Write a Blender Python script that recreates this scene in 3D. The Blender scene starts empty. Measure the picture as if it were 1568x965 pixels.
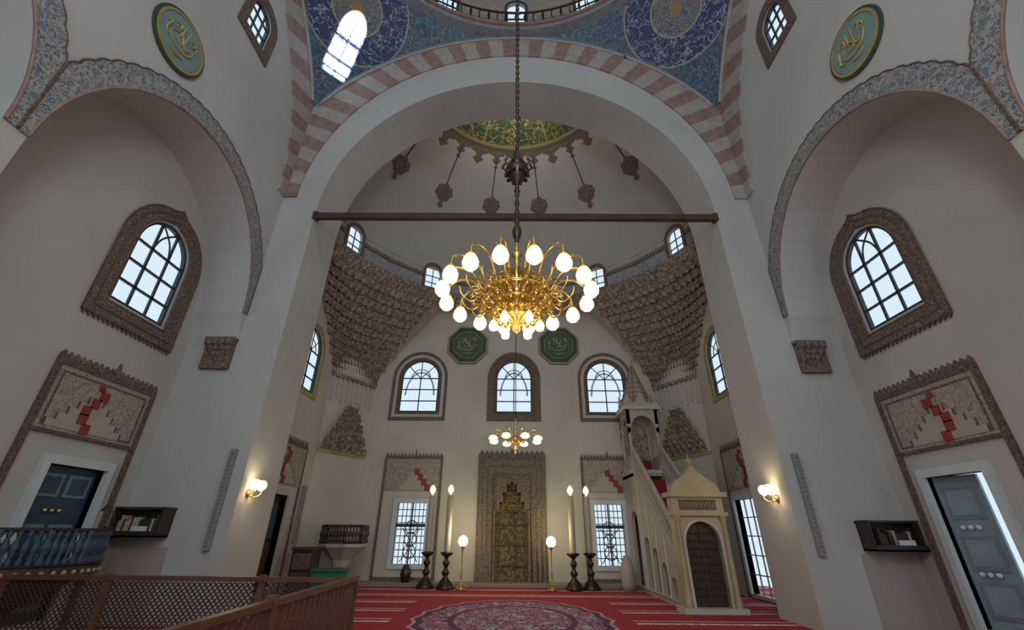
import bpy, math, random
from math import *
from mathutils import Vector, Matrix
from mathutils.geometry import tessellate_polygon
random.seed(4)
S=bpy.context.scene
# ------------------------------------------------------------ materials
class NT:
    def __init__(s,name):
        s.mat=bpy.data.materials.new(name); s.mat.use_nodes=True
        s.t=s.mat.node_tree; s.n=s.t.nodes; s.l=s.t.links
        s.b=s.n['Principled BSDF']
    def tc(s):
        return s.n.new('ShaderNodeTexCoord').outputs['Object']
    def setin(s,i,v):
        if isinstance(v,bpy.types.NodeSocket): s.l.new(v,i)
        else: i.default_value=v
    def m(s,op,a,b=0.0,c=None,clamp=False):
        x=s.n.new('ShaderNodeMath'); x.operation=op; x.use_clamp=clamp
        s.setin(x.inputs[0],a); s.setin(x.inputs[1],b)
        if c is not None: s.setin(x.inputs[2],c)
        return x.outputs[0]
    def mix(s,f,a,b):
        x=s.n.new('ShaderNodeMix'); x.data_type='RGBA'
        s.setin(x.inputs[0],f); s.setin(x.inputs[6],c4(a)); s.setin(x.inputs[7],c4(b))
        return x.outputs[2]
    def noise(s,sc,vec,det=3,rough=.5):
        x=s.n.new('ShaderNodeTexNoise'); x.inputs['Scale'].default_value=sc; x.inputs['Detail'].default_value=det
        x.inputs['Roughness'].default_value=rough
        s.l.new(vec,x.inputs['Vector']); return x.outputs['Fac'],x.outputs['Color']
    def vor(s,sc,vec,feat='F1'):
        x=s.n.new('ShaderNodeTexVoronoi'); x.feature=feat; x.inputs['Scale'].default_value=sc
        s.l.new(vec,x.inputs['Vector']); return x.outputs[0]
    def vadd(s,a,b,sc):
        x=s.n.new('ShaderNodeVectorMath'); x.operation='MULTIPLY_ADD'
        s.l.new(b,x.inputs[0]); x.inputs[1].default_value=(sc,sc,sc); s.l.new(a,x.inputs[2]); return x.outputs[0]
    def ramp(s,f,stops,const=True):
        x=s.n.new('ShaderNodeValToRGB'); s.l.new(f,x.inputs[0]); e=x.color_ramp
        e.interpolation='CONSTANT' if const else 'LINEAR'
        while len(e.elements)<len(stops): e.elements.new(.5)
        for i,(p,c) in enumerate(stops):
            e.elements[i].position=p; e.elements[i].color=c4(c)
        return x.outputs[0]
    def bump(s,h,st,d=.02):
        x=s.n.new('ShaderNodeBump'); x.inputs['Strength'].default_value=st; x.inputs['Distance'].default_value=d
        s.l.new(h,x.inputs['Height']); s.l.new(x.outputs[0],s.b.inputs['Normal'])
def c4(c):
    if isinstance(c,bpy.types.NodeSocket): return c
    return (c[0],c[1],c[2],1) if len(c)==3 else c
def mat(name,col,rough=.6,metal=0,var=.12,sc=3,emit=0,ecol=None,bump=0):
    N=NT(name); v=N.tc(); f,_=N.noise(sc,v,4)
    lo=tuple(c*(1-var) for c in col); hi=tuple(min(1,c*(1+var)) for c in col)
    r=N.ramp(f,[(.3,lo),(.7,hi)],False)
    N.l.new(r,N.b.inputs['Base Color'])
    N.b.inputs['Roughness'].default_value=rough; N.b.inputs['Metallic'].default_value=metal
    if bump: N.bump(f,bump)
    if emit:
        N.b.inputs['Emission Color'].default_value=c4(ecol or col); N.b.inputs['Emission Strength'].default_value=emit
    return N.mat
def pmat(name,stops,sc,dist=.3,dsc=3,rough=.6,bump=.2,line=None,lw=.03,lsc=None):
    N=NT(name); v=N.tc(); f,c=N.noise(dsc,v,2)
    vv=N.vadd(v,c,dist); d=N.vor(sc,vv)
    col=N.ramp(d,stops)
    if line:
        e=N.vor(lsc or sc*.6,vv,'DISTANCE_TO_EDGE')
        k=N.m('LESS_THAN',e,lw); col=N.mix(k,col,line)
    N.l.new(col,N.b.inputs['Base Color']); N.b.inputs['Roughness'].default_value=rough
    if bump: N.bump(d,bump)
    return N.mat
PL=mat('plaster',(.44,.435,.42),.75,var=.07,sc=.6,bump=.03)
PLW=mat('plaster_apse',(.49,.46,.40),.75,var=.08,sc=.7,bump=.03)
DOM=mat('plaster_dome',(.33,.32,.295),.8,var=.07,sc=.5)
STN=mat('stone_light',(.38,.34,.29),.6,var=.1,sc=4)
WHT=mat('white_marble',(.46,.44,.40),.4,var=.06,sc=5)
STEP=mat('step_stone',(.26,.22,.17),.5,var=.1,sc=4)
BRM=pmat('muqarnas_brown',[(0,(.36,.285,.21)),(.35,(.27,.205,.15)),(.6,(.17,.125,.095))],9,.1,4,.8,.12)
BRN=pmat('mihrab_niche_gilt',[(0,(.32,.24,.13)),(.35,(.22,.16,.09)),(.6,(.12,.09,.05))],11,.1,4,.8,.15)
MIH=pmat('mihrab_carving',[(0,(.21,.165,.12)),(.3,(.10,.077,.058)),(.5,(.16,.125,.092)),(.7,(.075,.058,.045))],15,.25,6,.8,.4,line=(.23,.185,.14),lw=.05,lsc=10)
CARV=pmat('carved_brown',[(0,(.19,.135,.10)),(.3,(.09,.062,.05)),(.5,(.14,.10,.078)),(.7,(.07,.05,.04))],16,.25,6,.8,.4,line=(.24,.18,.14),lw=.045,lsc=11)
CARVD=pmat('carved_frame',[(0,(.15,.095,.072)),(.35,(.085,.055,.045)),(.6,(.11,.075,.06))],16,.2,6,.8,.3,line=(.18,.135,.105),lw=.05,lsc=10)
PANEL=pmat('panel_relief',[(0,(.38,.325,.275)),(.42,(.29,.245,.205)),(.6,(.36,.305,.25))],8,.4,5,.8,.2,line=(.20,.16,.13),lw=.025,lsc=5)
BAND=pmat('arabesque_band',[(0,(.34,.11,.055)),(.18,(.28,.275,.245)),(.34,(.09,.13,.18)),(.5,(.29,.285,.255)),(.64,(.14,.17,.20))],8,.22,7,.7,.0,line=(.33,.32,.29),lw=.04,lsc=5)
SCRIPT=pmat('script_band',[(0,(.34,.34,.34)),(.25,(.20,.22,.25)),(.5,(.31,.31,.31)),(.62,(.17,.19,.22))],9,.5,5,.7,0)
RED=mat('red_stone',(.24,.035,.022),.7,var=.15,sc=6)
VR=mat('voussoir_red',(.27,.175,.15),.8,var=.22,sc=5)
VW=mat('voussoir_white',(.36,.325,.30),.8,var=.12,sc=5)
WOOD=mat('wood_brown',(.10,.038,.02),.45,var=.25,sc=8)
WOODD=mat('wood_dark',(.035,.021,.014),.45,var=.3,sc=8)
IRON=mat('iron_dark',(.035,.03,.028),.5,.4,var=.2)
RUST=mat('beam_brown',(.065,.033,.018),.7,0,var=.2)
STEEL=mat('window_paint',(.024,.032,.042),.5,var=.2)
FRW=mat('window_frame_white',(.52,.58,.61),.5,var=.05)
BLUE=mat('door_blue',(.03,.06,.10),.5,var=.2)
BLUEL=mat('door_panel_blue',(.10,.22,.32),.5,var=.15)
BLUEM=mat('door_leaf_greyblue',(.19,.27,.33),.5,var=.15)
GOLD=mat('brass',(.74,.50,.15),.30,.85,var=.2,sc=12)
GOLDP=mat('gold_paint',(.38,.30,.11),.5,.2,var=.15)
BRZ=mat('bronze_dark',(.07,.05,.035),.35,.7,var=.25)
CANDLE=mat('candle_wax',(.44,.39,.30),.5,var=.05)
GLOW=mat('lamp_glass',(.95,.85,.6),.4,emit=1.9,ecol=(1,.80,.42))
GLOW2=mat('lamp_globe',(.95,.85,.6),.4,emit=2.0,ecol=(1,.86,.52))
GREEN=mat('green_ground',(.03,.06,.045),.6,var=.2)
TEAL=mat('teal_pale',(.17,.26,.25),.6,var=.08)
CARP=mat('stair_carpet',(.24,.015,.02),.9,var=.2,sc=20)
BOOK1=mat('book_green',(.03,.075,.045),.5); BOOK2=mat('book_dark',(.04,.03,.03),.5); BOOK3=mat('book_tan',(.4,.33,.22),.6)
GRN2=mat('green_cloth',(.01,.13,.08),.6)
GREY=mat('speaker_grey',(.25,.25,.25),.5,var=.04)
GREYD=mat('speaker_grille',(.18,.18,.18),.5,var=.04)
PINK=mat('wainscot_carpet_tint',(.36,.30,.285),.6,var=.06,sc=1)  # wainscot, with the pink reflection of the carpet put into its colour
SPIRE=mat('spire_pink',(.34,.26,.20),.7,var=.12,sc=6)
def green_disc():
    N=NT('dome_green_disc'); v=N.tc(); sep=N.n.new('ShaderNodeSeparateXYZ'); N.l.new(v,sep.inputs[0])
    dx=sep.outputs[0]; dy=N.m('SUBTRACT',sep.outputs[1],9.4)
    r=N.m('SQRT',N.m('ADD',N.m('MULTIPLY',dx,dx),N.m('MULTIPLY',dy,dy)))
    f,c=N.noise(2.5,v,2); vv=N.vadd(v,c,1.0); w=N.vor(3.0,vv,'DISTANCE_TO_EDGE')
    k=N.m('LESS_THAN',w,.06); base=N.mix(k,(.022,.05,.018),(.22,.17,.05))
    ang=N.m('ARCTAN2',dx,dy); st=N.m('LESS_THAN',N.m('ABSOLUTE',N.m('SINE',N.m('MULTIPLY',ang,8))),.10)
    base=N.mix(N.m('MULTIPLY',st,N.m('LESS_THAN',r,3.4)),base,(.20,.16,.06))
    base=N.mix(N.m('GREATER_THAN',r,3.40),base,(.22,.17,.07))
    base=N.mix(N.m('GREATER_THAN',r,3.50),base,(.09,.06,.04))
    N.l.new(base,N.b.inputs['Base Color']); N.b.inputs['Roughness'].default_value=.7
    return N.mat
GDISC=green_disc()
def pend():
    N=NT('pendentive_tiles'); v=N.tc(); sep=N.n.new('ShaderNodeSeparateXYZ'); N.l.new(v,sep.inputs[0])
    ax=N.m('SUBTRACT',N.m('ABSOLUTE',sep.outputs[0]),4.97)
    ay=N.m('SUBTRACT',N.m('ABSOLUTE',N.m('SUBTRACT',sep.outputs[1],2.7)),4.97)
    az=N.m('SUBTRACT',sep.outputs[2],16.1)
    r=N.m('SQRT',N.m('ADD',N.m('ADD',N.m('MULTIPLY',ax,ax),N.m('MULTIPLY',ay,ay)),N.m('MULTIPLY',az,az)))
    f,c=N.noise(4,v,2); vv=N.vadd(v,c,.35)
    d=N.vor(6.0,vv); col=N.ramp(d,[(0,(.26,.20,.14)),(.12,(.24,.05,.04)),(.26,(.04,.13,.15)),(.36,(.018,.045,.13)),(.62,(.035,.10,.15))])
    e=N.vor(4.0,vv,'DISTANCE_TO_EDGE'); col=N.mix(N.m('LESS_THAN',e,.03),col,(.10,.19,.19))
    vv2=N.vadd(v,c,.8); e2=N.vor(2.6,vv2,'DISTANCE_TO_EDGE')
    ring=N.mix(N.m('LESS_THAN',e2,.035),(.010,.022,.10),(.25,.27,.34))
    e3=N.vor(11,vv); cen=N.ramp(e3,[(0,(.22,.16,.08)),(.3,(.03,.05,.09)),(.45,(.26,.24,.21)),(.6,(.05,.09,.13))])
    col=N.mix(N.m('LESS_THAN',r,1.62),col,(.26,.25,.19)); col=N.mix(N.m('LESS_THAN',r,1.57),col,ring)
    col=N.mix(N.m('LESS_THAN',r,.78),col,(.30,.26,.18)); col=N.mix(N.m('LESS_THAN',r,.73),col,cen)
    col=N.mix(N.m('LESS_THAN',r,.2),col,(.26,.15,.06))
    N.l.new(col,N.b.inputs['Base Color']); N.b.inputs['Roughness'].default_value=.5
    return N.mat
PEND=pend()
def carpet():
    N=NT('prayer_carpet'); v=N.tc(); sep=N.n.new('ShaderNodeSeparateXYZ'); N.l.new(v,sep.inputs[0])
    x=sep.outputs[0]; y=sep.outputs[1]
    f,c=N.noise(40,v,2)
    base=N.mix(f,(.25,.004,.012),(.38,.008,.028))
    fy=N.m('FRACT',N.m('MULTIPLY',N.m('ADD',y,.15),1/1.22))
    st=N.m('LESS_THAN',fy,.12)
    vv=N.vadd(v,c,.1); e0=N.vor(9,vv); fl=N.ramp(e0,[(0,(.60,.24,.26)),(.35,(.70,.56,.52)),(.6,(.50,.20,.22))])
    band=N.mix(st,base,fl)
    st3=N.m('LESS_THAN',N.m('ABSOLUTE',N.m('SUBTRACT',fy,.27)),.035); band=N.mix(st3,band,(.62,.34,.34))
    st2=N.m('LESS_THAN',N.m('ABSOLUTE',N.m('SUBTRACT',fy,.18)),.05)
    band=N.mix(st2,band,(.13,.004,.012))
    ex=N.m('DIVIDE',x,1.9); ey=N.m('DIVIDE',N.m('SUBTRACT',y,10.0),2.6)
    r=N.m('SQRT',N.m('ADD',N.m('MULTIPLY',ex,ex),N.m('MULTIPLY',ey,ey)))
    ang=N.m('ARCTAN2',ex,ey); sc=N.m('MULTIPLY',N.m('ABSOLUTE',N.m('SINE',N.m('MULTIPLY',ang,10))),.05)
    rr=N.m('ADD',r,sc)
    f2,c2=N.noise(3.5,v,2); v2=N.vadd(v,c2,.4)
    d=N.vor(5.5,v2); med=N.ramp(d,[(0,(.50,.40,.42)),(.14,(.10,.03,.09)),(.26,(.46,.24,.30)),(.42,(.28,.02,.07)),(.6,(.40,.34,.38))])
    e=N.vor(4,v2,'DISTANCE_TO_EDGE'); med=N.mix(N.m('LESS_THAN',e,.05),med,(.07,.06,.13))
    rects=N.m('LESS_THAN',N.m('ABSOLUTE',x),2.3)
    inn=N.m('MULTIPLY',rects,N.m('LESS_THAN',N.m('ABSOLUTE',N.m('SUBTRACT',y,9.9)),3.3))
    band=N.mix(inn,band,base)
    band=N.mix(N.m('LESS_THAN',rr,1.04),band,(.42,.26,.30))
    band=N.mix(N.m('LESS_THAN',rr,1.0),band,(.08,.02,.07))
    band=N.mix(N.m('LESS_THAN',rr,.93),band,med)
    rg=N.m('LESS_THAN',N.m('ABSOLUTE',N.m('SUBTRACT',r,.62)),.03); band=N.mix(rg,band,(.12,.02,.07))
    N.l.new(band,N.b.inputs['Base Color']); N.b.inputs['Roughness'].default_value=.95
    return N.mat
CARPET=carpet()
# ------------------------------------------------------------ builder
class B:
    def __init__(s,name): s.name=name; s.v=[]; s.f=[]; s.m=[]; s.sm=[]; s.mats=[]
    def mi(s,m):
        if m not in s.mats: s.mats.append(m)
        return s.mats.index(m)
    def add(s,vs,fs,m,smooth=False):
        o=len(s.v); s.v+= [tuple(p) for p in vs]; k=s.mi(m)
        for f in fs: s.f.append([i+o for i in f]); s.m.append(k); s.sm.append(smooth)
    def box(s,x0,x1,y0,y1,z0,z1,m,M=None):
        vs=[(x,y,z) for x in(x0,x1) for y in(y0,y1) for z in(z0,z1)]
        if M: vs=[M(*p) for p in vs]
        s.add(vs,[(0,1,3,2),(4,6,7,5),(0,4,5,1),(2,3,7,6),(0,2,6,4),(1,5,7,3)],m)
    def lathe(s,prof,c,m,n=20,smooth=True,T=None,a0=0,a1=2*pi,rot=0):
        full=abs(a1-a0-2*pi)<1e-6; k=n if full else n+1
        vs=[];c=Vector(c)
        for r,z in prof:
            for i in range(k):
                a=a0+(a1-a0)*i/n+rot; p=Vector((r*cos(a),r*sin(a),z))
                vs.append(c+(T@p if T else p))
        fs=[]
        for j in range(len(prof)-1):
            for i in range(n):
                a=j*k+i; b=j*k+(i+1)%k
                fs.append((a,b,b+k,a+k))
        s.add(vs,fs,m,smooth)
    def tube(s,pts,r,m,n=6,closed=False,smooth=True):
        pts=[Vector(p) for p in pts]; L=len(pts); vs=[]
        up=Vector((0,0,1)); prev=None
        for i,p in enumerate(pts):
            a=pts[(i-1)%L] if (i>0 or closed) else p; b=pts[(i+1)%L] if (i<L-1 or closed) else p
            d=(b-a).normalized()
            if prev is None:
                u=d.cross(up)
                if u.length<.05: u=d.cross(Vector((1,0,0)))
            else: u=prev-d*prev.dot(d)
            u.normalize(); prev=u; w=d.cross(u)
            rr=r[i] if isinstance(r,(list,tuple)) else r
            for k in range(n): vs.append(p+(u*cos(2*pi*k/n)+w*sin(2*pi*k/n))*rr)
        fs=[]
        for i in range(L if closed else L-1):
            for k in range(n):
                a=i*n+k;b=i*n+(k+1)%n;c2=((i+1)%L)*n
                fs.append((a,b,c2+(k+1)%n,c2+k))
        if not closed: fs.append(tuple(range(n))); fs.append(tuple((L-1)*n+k for k in range(n)))
        s.add(vs,fs,m,smooth)
    def ball(s,c,r,m,n=12,sz=1):
        s.lathe([(max(r*sin(pi*i/n),1e-4),-r*sz*cos(pi*i/n)) for i in range(n+1)],c,m,n+4)
    def plate(s,loops,M,c0,c1,m,sm=None):
        ls=[[Vector((p[0],p[1],0)) for p in l] for l in loops]
        flat=[p for l in ls for p in l]; tr=tessellate_polygon(ls); n=len(flat)
        vs=[M(p.x,p.y,c0) for p in flat]+[M(p.x,p.y,c1) for p in flat]
        s.add(vs,[tuple(t) for t in tr]+[tuple(i+n for i in t) for t in tr],m)
        fs=[];o=0
        for l in ls:
            k=len(l)
            for i in range(k):
                a=o+i;b=o+(i+1)%k; fs.append((a,b,b+n,a+n))
            o+=k
        s.add(vs,fs,sm or m)
    def fin(s,bevel=0):
        me=bpy.data.meshes.new(s.name); me.from_pydata(s.v,[],s.f)
        for m in s.mats: me.materials.append(m)
        for p,k,q in zip(me.polygons,s.m,s.sm): p.material_index=k; p.use_smooth=q
        me.update()
        o=bpy.data.objects.new(s.name,me); S.collection.objects.link(o)
        if bevel:
            md=o.modifiers.new('bev','BEVEL'); md.width=bevel; md.segments=2; md.limit_method='ANGLE'
        return o
def arch(cx,hw,z0,zs,rise,n=20,p=1.0):
    l=[(cx-hw,z0),(cx+hw,z0)]
    for i in range(n+1):
        t=pi*i/n; l.append((cx+hw*cos(t),zs+rise*(sin(t)**p)))
    return l
def ogee(cx,hw,z0,zs,rise,tip=.12,n=24):
    l=[(cx-hw,z0),(cx+hw,z0)]
    for i in range(n+1):
        t=pi*i/n; k=max(0,1-abs(cos(t))/.22); l.append((cx+hw*cos(t),zs+rise*sin(t)+tip*k*k))
    return l
def rect(a0,a1,b0,b1): return [(a0,b0),(a1,b0),(a1,b1),(a0,b1)]
YB=15.8; W=7.4; HX=6.3; YF=9.0; YR=10.4
Mback=lambda a,b,c: Vector((a,YB+c,b))
def Mside(sg,X): return lambda a,b,c: Vector((sg*(X+c),a,b))
Mfront=lambda a,b,c: Vector((a,YF+c,b))
def frame(P,a,n,up=Vector((0,0,1))):
    P=Vector(P);a=Vector(a).normalized();n=Vector(n).normalized()
    return lambda x,y,z: P+a*x+up*y+n*z
def muq(b,curve,nout,rows,cells,depth,m,sub=6,lv=3):
    N=cells*sub; vs=[]; R=0
    for i in range(rows):
        t0=i/rows; t1=(i+1)/rows
        for k in range(lv+1):
            w=k/lv; f=cos(w*pi/2)
            for j in range(N+1):
                s_=j/N; u=((s_*cells+.5*(i%2))%1)*2-1
                P=curve(s_,t1); z=curve(s_,t0).z*(1-w)+P.z*w
                q=P+nout(s_,t1)*(depth*(1-u*u)*f)
                vs.append((q.x,q.y,z))
            R+=1
    fs=[(r*(N+1)+j,r*(N+1)+j+1,(r+1)*(N+1)+j+1,(r+1)*(N+1)+j) for r in range(R-1) for j in range(N)]
    b.add(vs,fs,m)
def ringseg(b,C,r0,r1,z0,z1,a0,a1,n,m):
    vs=[]
    for i in range(n+1):
        a=a0+(a1-a0)*i/n
        for r,z in((r0,z0),(r1,z0),(r1,z1),(r0,z1)): vs.append((C[0]+r*sin(a),C[1]+r*cos(a),z))
    fs=[]
    for i in range(n):
        for k in range(4): fs.append((i*4+k,i*4+(k+1)%4,i*4+4+(k+1)%4,i*4+4+k))
    b.add(vs,fs,m)
def catmull(pts,n=6):
    o=[];P=[Vector(p) for p in pts];P=[P[0]]+P+[P[-1]]
    for i in range(1,len(P)-2):
        for k in range(n):
            t=k/n;a,b_,c,d=P[i-1],P[i],P[i+1],P[i+2]
            o.append(.5*((2*b_)+(c-a)*t+(2*a-5*b_+4*c-d)*t*t+(3*b_-a-3*c+d)*t**3))
    o.append(P[-2]); return o
STROKES=[[(-.6,-.1),(-.35,-.35),(0,-.4),(.35,-.3),(.55,0),(.5,.2)],[(-.45,.05),(-.2,.25),(.05,.05),(.0,-.15),(-.3,-.1)],
 [(.15,.75),(.12,.3),(.1,-.05),(.25,-.15),(.4,.0)],[(-.1,.7),(-.12,.3),(-.15,.1)],[(-.5,.45),(-.3,.55),(-.25,.35),(-.45,.3)],
 [(.3,.5),(.5,.55),(.45,.35)],[(-.3,-.6),(0,-.68),(.3,-.58)],[(.35,.25),(.55,.45),(.62,.2)],[(-.75,.1),(-.6,.3),(-.7,-.2),(-.5,-.35)]]
def callig(b,M,r,m,th):
    for st in STROKES:
        p=catmull([(x*r,y*r,0) for x,y in st],5); L=len(p)
        b.tube([M(q.x,q.y,-.01) for q in p],[th*(.45+.75*sin(pi*i/(L-1))) for i in range(L)],m,5)
# ------------------------------------------------------------ floor
b=B('floor'); b.box(-8.2,8.2,-3.8,16.4,-.2,0,CARPET); b.fin()
b=B('trim_1'); b.box(-5.2,5.2,15.15,15.8,0,.10,STEP); b.fin(.01)
# ------------------------------------------------------------ walls
UPW=[(-3.58,.72),(0,.68),(3.48,.72)]
LW=((-3.88,-2.9),(2.72,3.66))
b=B('wall_back')
holes=[arch(c,h,5.43,6.75,.72) for c,h in UPW]+[rect(a,c,.55,2.35) for a,c in LW]
mx=-.05
mih=[(-.55,0),(.55,0),(.55,2.1),(.44,2.1),(.44,2.4),(.32,2.4),(.32,2.7),(.2,2.7),(.2,2.95),(.08,2.95),(0,3.1),(-.08,2.95),(-.2,2.95),(-.2,2.7),(-.32,2.7),(-.32,2.4),(-.44,2.4),(-.44,2.1),(-.55,2.1)]
mih=[(x+mx,z) for x,z in mih]
outer=[(-5.35,0),(-.55+mx,0)]+list(reversed(mih[2:]))+[(.55+mx,0),(5.35,0),(5.35,9.8),(-5.35,9.8)]
b.plate([outer]+holes,Mback,0,.25,PLW); b.fin()
def steps(b,Ms,cy,z0,z1,sx,mred,mw,n=5,st=.13):
    h=(z1-z0)/n
    for i in range(n):
        w=st*(n-i)
        b.plate([rect(cy-w*1.1,cy+w*1.1,z0+h*i*.8,z0+h*(i+1)*.8)],Ms,-.042,-.03,mw)
        for s in(-1,1):
            a=cy+s*w*1.1; b.plate([rect(a-.015,a+.015,z0+h*i*.8,z0+h*(i+1)*.8)],Ms,-.048,-.042,CARVD)
    for i in range(n):
        a=cy+sx*(st*(i-1 if i<3 else 4-i)*.9); zz=z1-h*(i+1)
        b.plate([rect(a-.09,a+.07,zz-.02,zz+h)],Ms,-.06,-.03,mred)
    b.plate([rect(cy-.05,cy+.05,z1,z1+.09)],Ms,-.06,-.03,mred)
for sg,nm in((-1,'left'),(1,'right')):
    b=B('wall_apse_'+nm)
    dh=rect(11.85,12.95,.1,2.35) if sg<0 else rect(11.85,13.3,.1,2.35)
    b.plate([rect(YR-.1,14.25,0,9.8),arch(12.5,.66,5.3,6.55,.7),dh],Mside(sg,HX),0,.15,PLW)
    P0=Vector((sg*6.3,14.2,0));P1=Vector((sg*5.3,15.8,0)); d=(P1-P0); nn=Vector((-d.y,d.x,0)).normalized()
    if nn.x*sg<0: nn=-nn
    L=d.length; F=frame(P0,d,nn)
    b.plate([rect(-.05,L+.05,0,9.8)],F,0,.15,PLW)
    b.fin()
    b=B('trim_2')
    for (z0,z1,c) in((3.76,3.86,.05),(6.3,6.42,.09)):
        b.add([F(x,z,-k) for x in(0,L) for z in(z0,z1) for k in(0,c)],[(0,1,3,2),(4,6,7,5),(0,4,5,1),(2,3,7,6),(0,2,6,4),(1,5,7,3)],GOLDP if z0<4 else BRM)
    for i in range(9):
        x=L*(i+.5)/9; b.tube([F(x,5.45+.1*(i%2),-.02),F(x,6.2,-.02),F(x,6.3,-.04)],.04,PLW,6)
    b.fin()
    b=B('muqarnas_niche')
    def cv(s_,t): 
        w=L*.94*(1-.82*max(0,t-.14)); return F(L/2+(s_-.5)*w, 3.86+1.5*t, -.08-.16*sin(t*pi*.5+.3))
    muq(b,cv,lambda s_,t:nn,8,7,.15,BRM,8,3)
    b.fin()
    b=B('muqarnas_squinch')
    def sq(s_,t):
        p=P0.lerp(P1,s_); az=radians(76-46*s_); q=Vector((sg*6.25*sin(az),9.4+6.25*cos(az),0))
        k=t**1.25; r=p.lerp(q,k); 
        bul=.55*sin(pi*t)*sin(pi*s_); r+=nn*bul*.6
        r.z=6.42+3.1*t; return r
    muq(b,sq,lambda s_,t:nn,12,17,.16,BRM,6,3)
    for e in(0,1):
        vs=[];
        for i in range(10):
            q=sq(e,i/9); vs.append(q); vs.append((sg*6.32,q.y,q.z) if e==0 else (q.x,15.82,q.z))
        b.add(vs,[(2*i,2*i+1,2*i+3,2*i+2) for i in range(9)],PLW)
    b.fin()
    b=B('wall_'+nm)
    o=[(-3.6,0),(-3.6,9.4),(YF,9.4),(YF,5.2),(8.975,5.35),(8.94,5.6),(8.88,5.85),(8.82,6.0)]
    for i in range(1,25):
        t=pi*i/24; o.append((6.36+2.46*cos(t),6.0+2.75*sin(t)))
    o+=[(3.9,0),(3.6,0)]
    for i in range(0,25):
        t=pi*i/24; o.append((1.14+2.46*cos(t),6.0+2.75*sin(t)))
    o+=[(-1.32,0)]
    b.plate([o],Mside(sg,HX),0,1.1,PL)
    b.plate([rect(-3.6,YF,9.4,17),arch(6.2,.36,12.1,12.85,.36),arch(-.8,.36,12.1,12.85,.36)],Mside(sg,HX),0,.12,PL)
    b.plate([rect(-3.6,YF,0,9.5),arch(7.5,.66,5.28,6.65,.7),rect(7.12,8.2,.2,2.42)],Mside(sg,W),0,.15,PL)
    b.fin()
    b=B('trim_3')
    for cy,lo,hi in((6.36,3.76,8.97),(1.14,-3.5,3.74)):
        n=96; ou=[];inn=[]
        for i in range(n+1):
            t=pi*i/n; sc=.03*abs(sin(i*pi/3)); rr=.38+sc
            y=cy+(2.46+rr)*cos(t); yc=min(hi,max(lo,y)); 
            ou.append((yc,6.0+(2.75+rr)*sin(t))); inn.append((cy+2.47*cos(t),6.0+2.76*sin(t)))
        for i in range(n):
            b.plate([[ou[i],ou[i+1],inn[i+1],inn[i]]],Mside(sg,HX-.03),0,.029,BAND)
        b.tube([Mside(sg,HX-.03)(p[0],p[1],0) for p in inn],.022,VR,5)
        b.tube([Mside(sg,HX-.03)(p[0],p[1],0) for p in ou],.015,CARVD,5)
    b.fin()
    b=B('muqarnas_corbel')
    for i in range(5):
        w=.05+.06*i; z=4.72+.12*i
        for j in range(4):
            x=6.38+.15*j*(i+2)/6
            b.lathe([(.001,z-.10),(.05+.012*i,z),(.075,z+.12)],(sg*x,8.99-w*.5,0),CARV,8,False)
    b.box(min(sg*6.3,sg*6.92),max(sg*6.3,sg*6.92),8.9,9.0,4.65,5.32,CARV)
    b.box(min(sg*6.28,sg*6.95),max(sg*6.28,sg*6.95),8.84,9.0,5.3,5.38,CARV)
    b.fin()
    b=B('trim_4'); n=46
    for i in range(n):
        ps=[pi*(i+k/3)/n for k in range(4)]
        ou=[(2.7+max(-6.27,min(6.27,7.2*cos(t))),9.6+7.2*sin(t)) for t in ps]
        inn=[(2.7+5.95*cos(t),9.6+6.2*sin(t)) for t in ps]
        b.plate([ou+list(reversed(inn))],Mside(sg,HX-.05),0,.05,VR if i%2 else VW)
    b.fin()
    b=B('trim_5'); Ms=Mside(sg,W)
    b.plate([ogee(7.5,1.04,4.88,6.6,1.08),ogee(7.5,.70,5.22,6.65,.74,.05)],Ms,-.04,0,CARV)
    for (c,hw,z0,zs,r) in((7.5,1.05,4.87,6.6,1.09),(7.5,.9,5.02,6.62,.93),(7.5,.72,5.2,6.65,.76)):
        b.tube([Ms(p[0],p[1],-.04) for p in ogee(c,hw,z0,zs,r)],.02,CARVD,5,True)
    for i in range(20):
        a=6.46+2.08*(i+.5)/20; b.plate([[(a-.045,4.87),(a,4.79),(a+.045,4.87)]],Ms,-.04,0,CARVD)
    Mh=Mside(sg,HX)
    b.plate([arch(6.2,.60,11.85,12.85,.62,20),arch(6.2,.37,12.08,12.85,.37)],Mh,-.04,0,CARVD)
    b.fin()
    b=B('trim_11'); 
    y0,y1,zt=6.5,8.62,4.0
    b.plate([rect(y0,y1,0,zt),rect(y0+.1,y1-.1,.02,zt-.1)],Ms,-.05,0,CARVD)
    b.plate([rect(y0+.1,y1-.1,2.88,zt-.1)],Ms,-.03,0,PANEL)
    b.plate([rect(y0+.1,y1-.1,2.84,2.9)],Ms,-.05,0,CARVD)
    b.plate([rect(y0+.18,y1-.18,2.95,zt-.18),rect(y0+.21,y1-.21,2.98,zt-.21)],Ms,-.04,-.03,CARVD)
    n=18
    for i in range(n):
        a=y0+(y1-y0)*(i+.5)/n; h=.13 if i!=n//2 else .26
        b.plate([[(a-.05,zt),(a+.05,zt),(a+.055,zt+h*.4),(a,zt+h),(a-.055,zt+h*.4)]],Ms,-.04,0,CARV)
    steps(b,Ms,7.45,2.95,3.68,-1,RED,STN)
    b.fin()
    b=B('door_1')
    b.plate([[(7.0,.1),(7.0,2.56),(8.32,2.56),(8.32,.1),(8.2,.1),(8.2,2.42),(7.12,2.42),(7.12,.1)]],Ms,-.08,.15,FRW)
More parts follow.
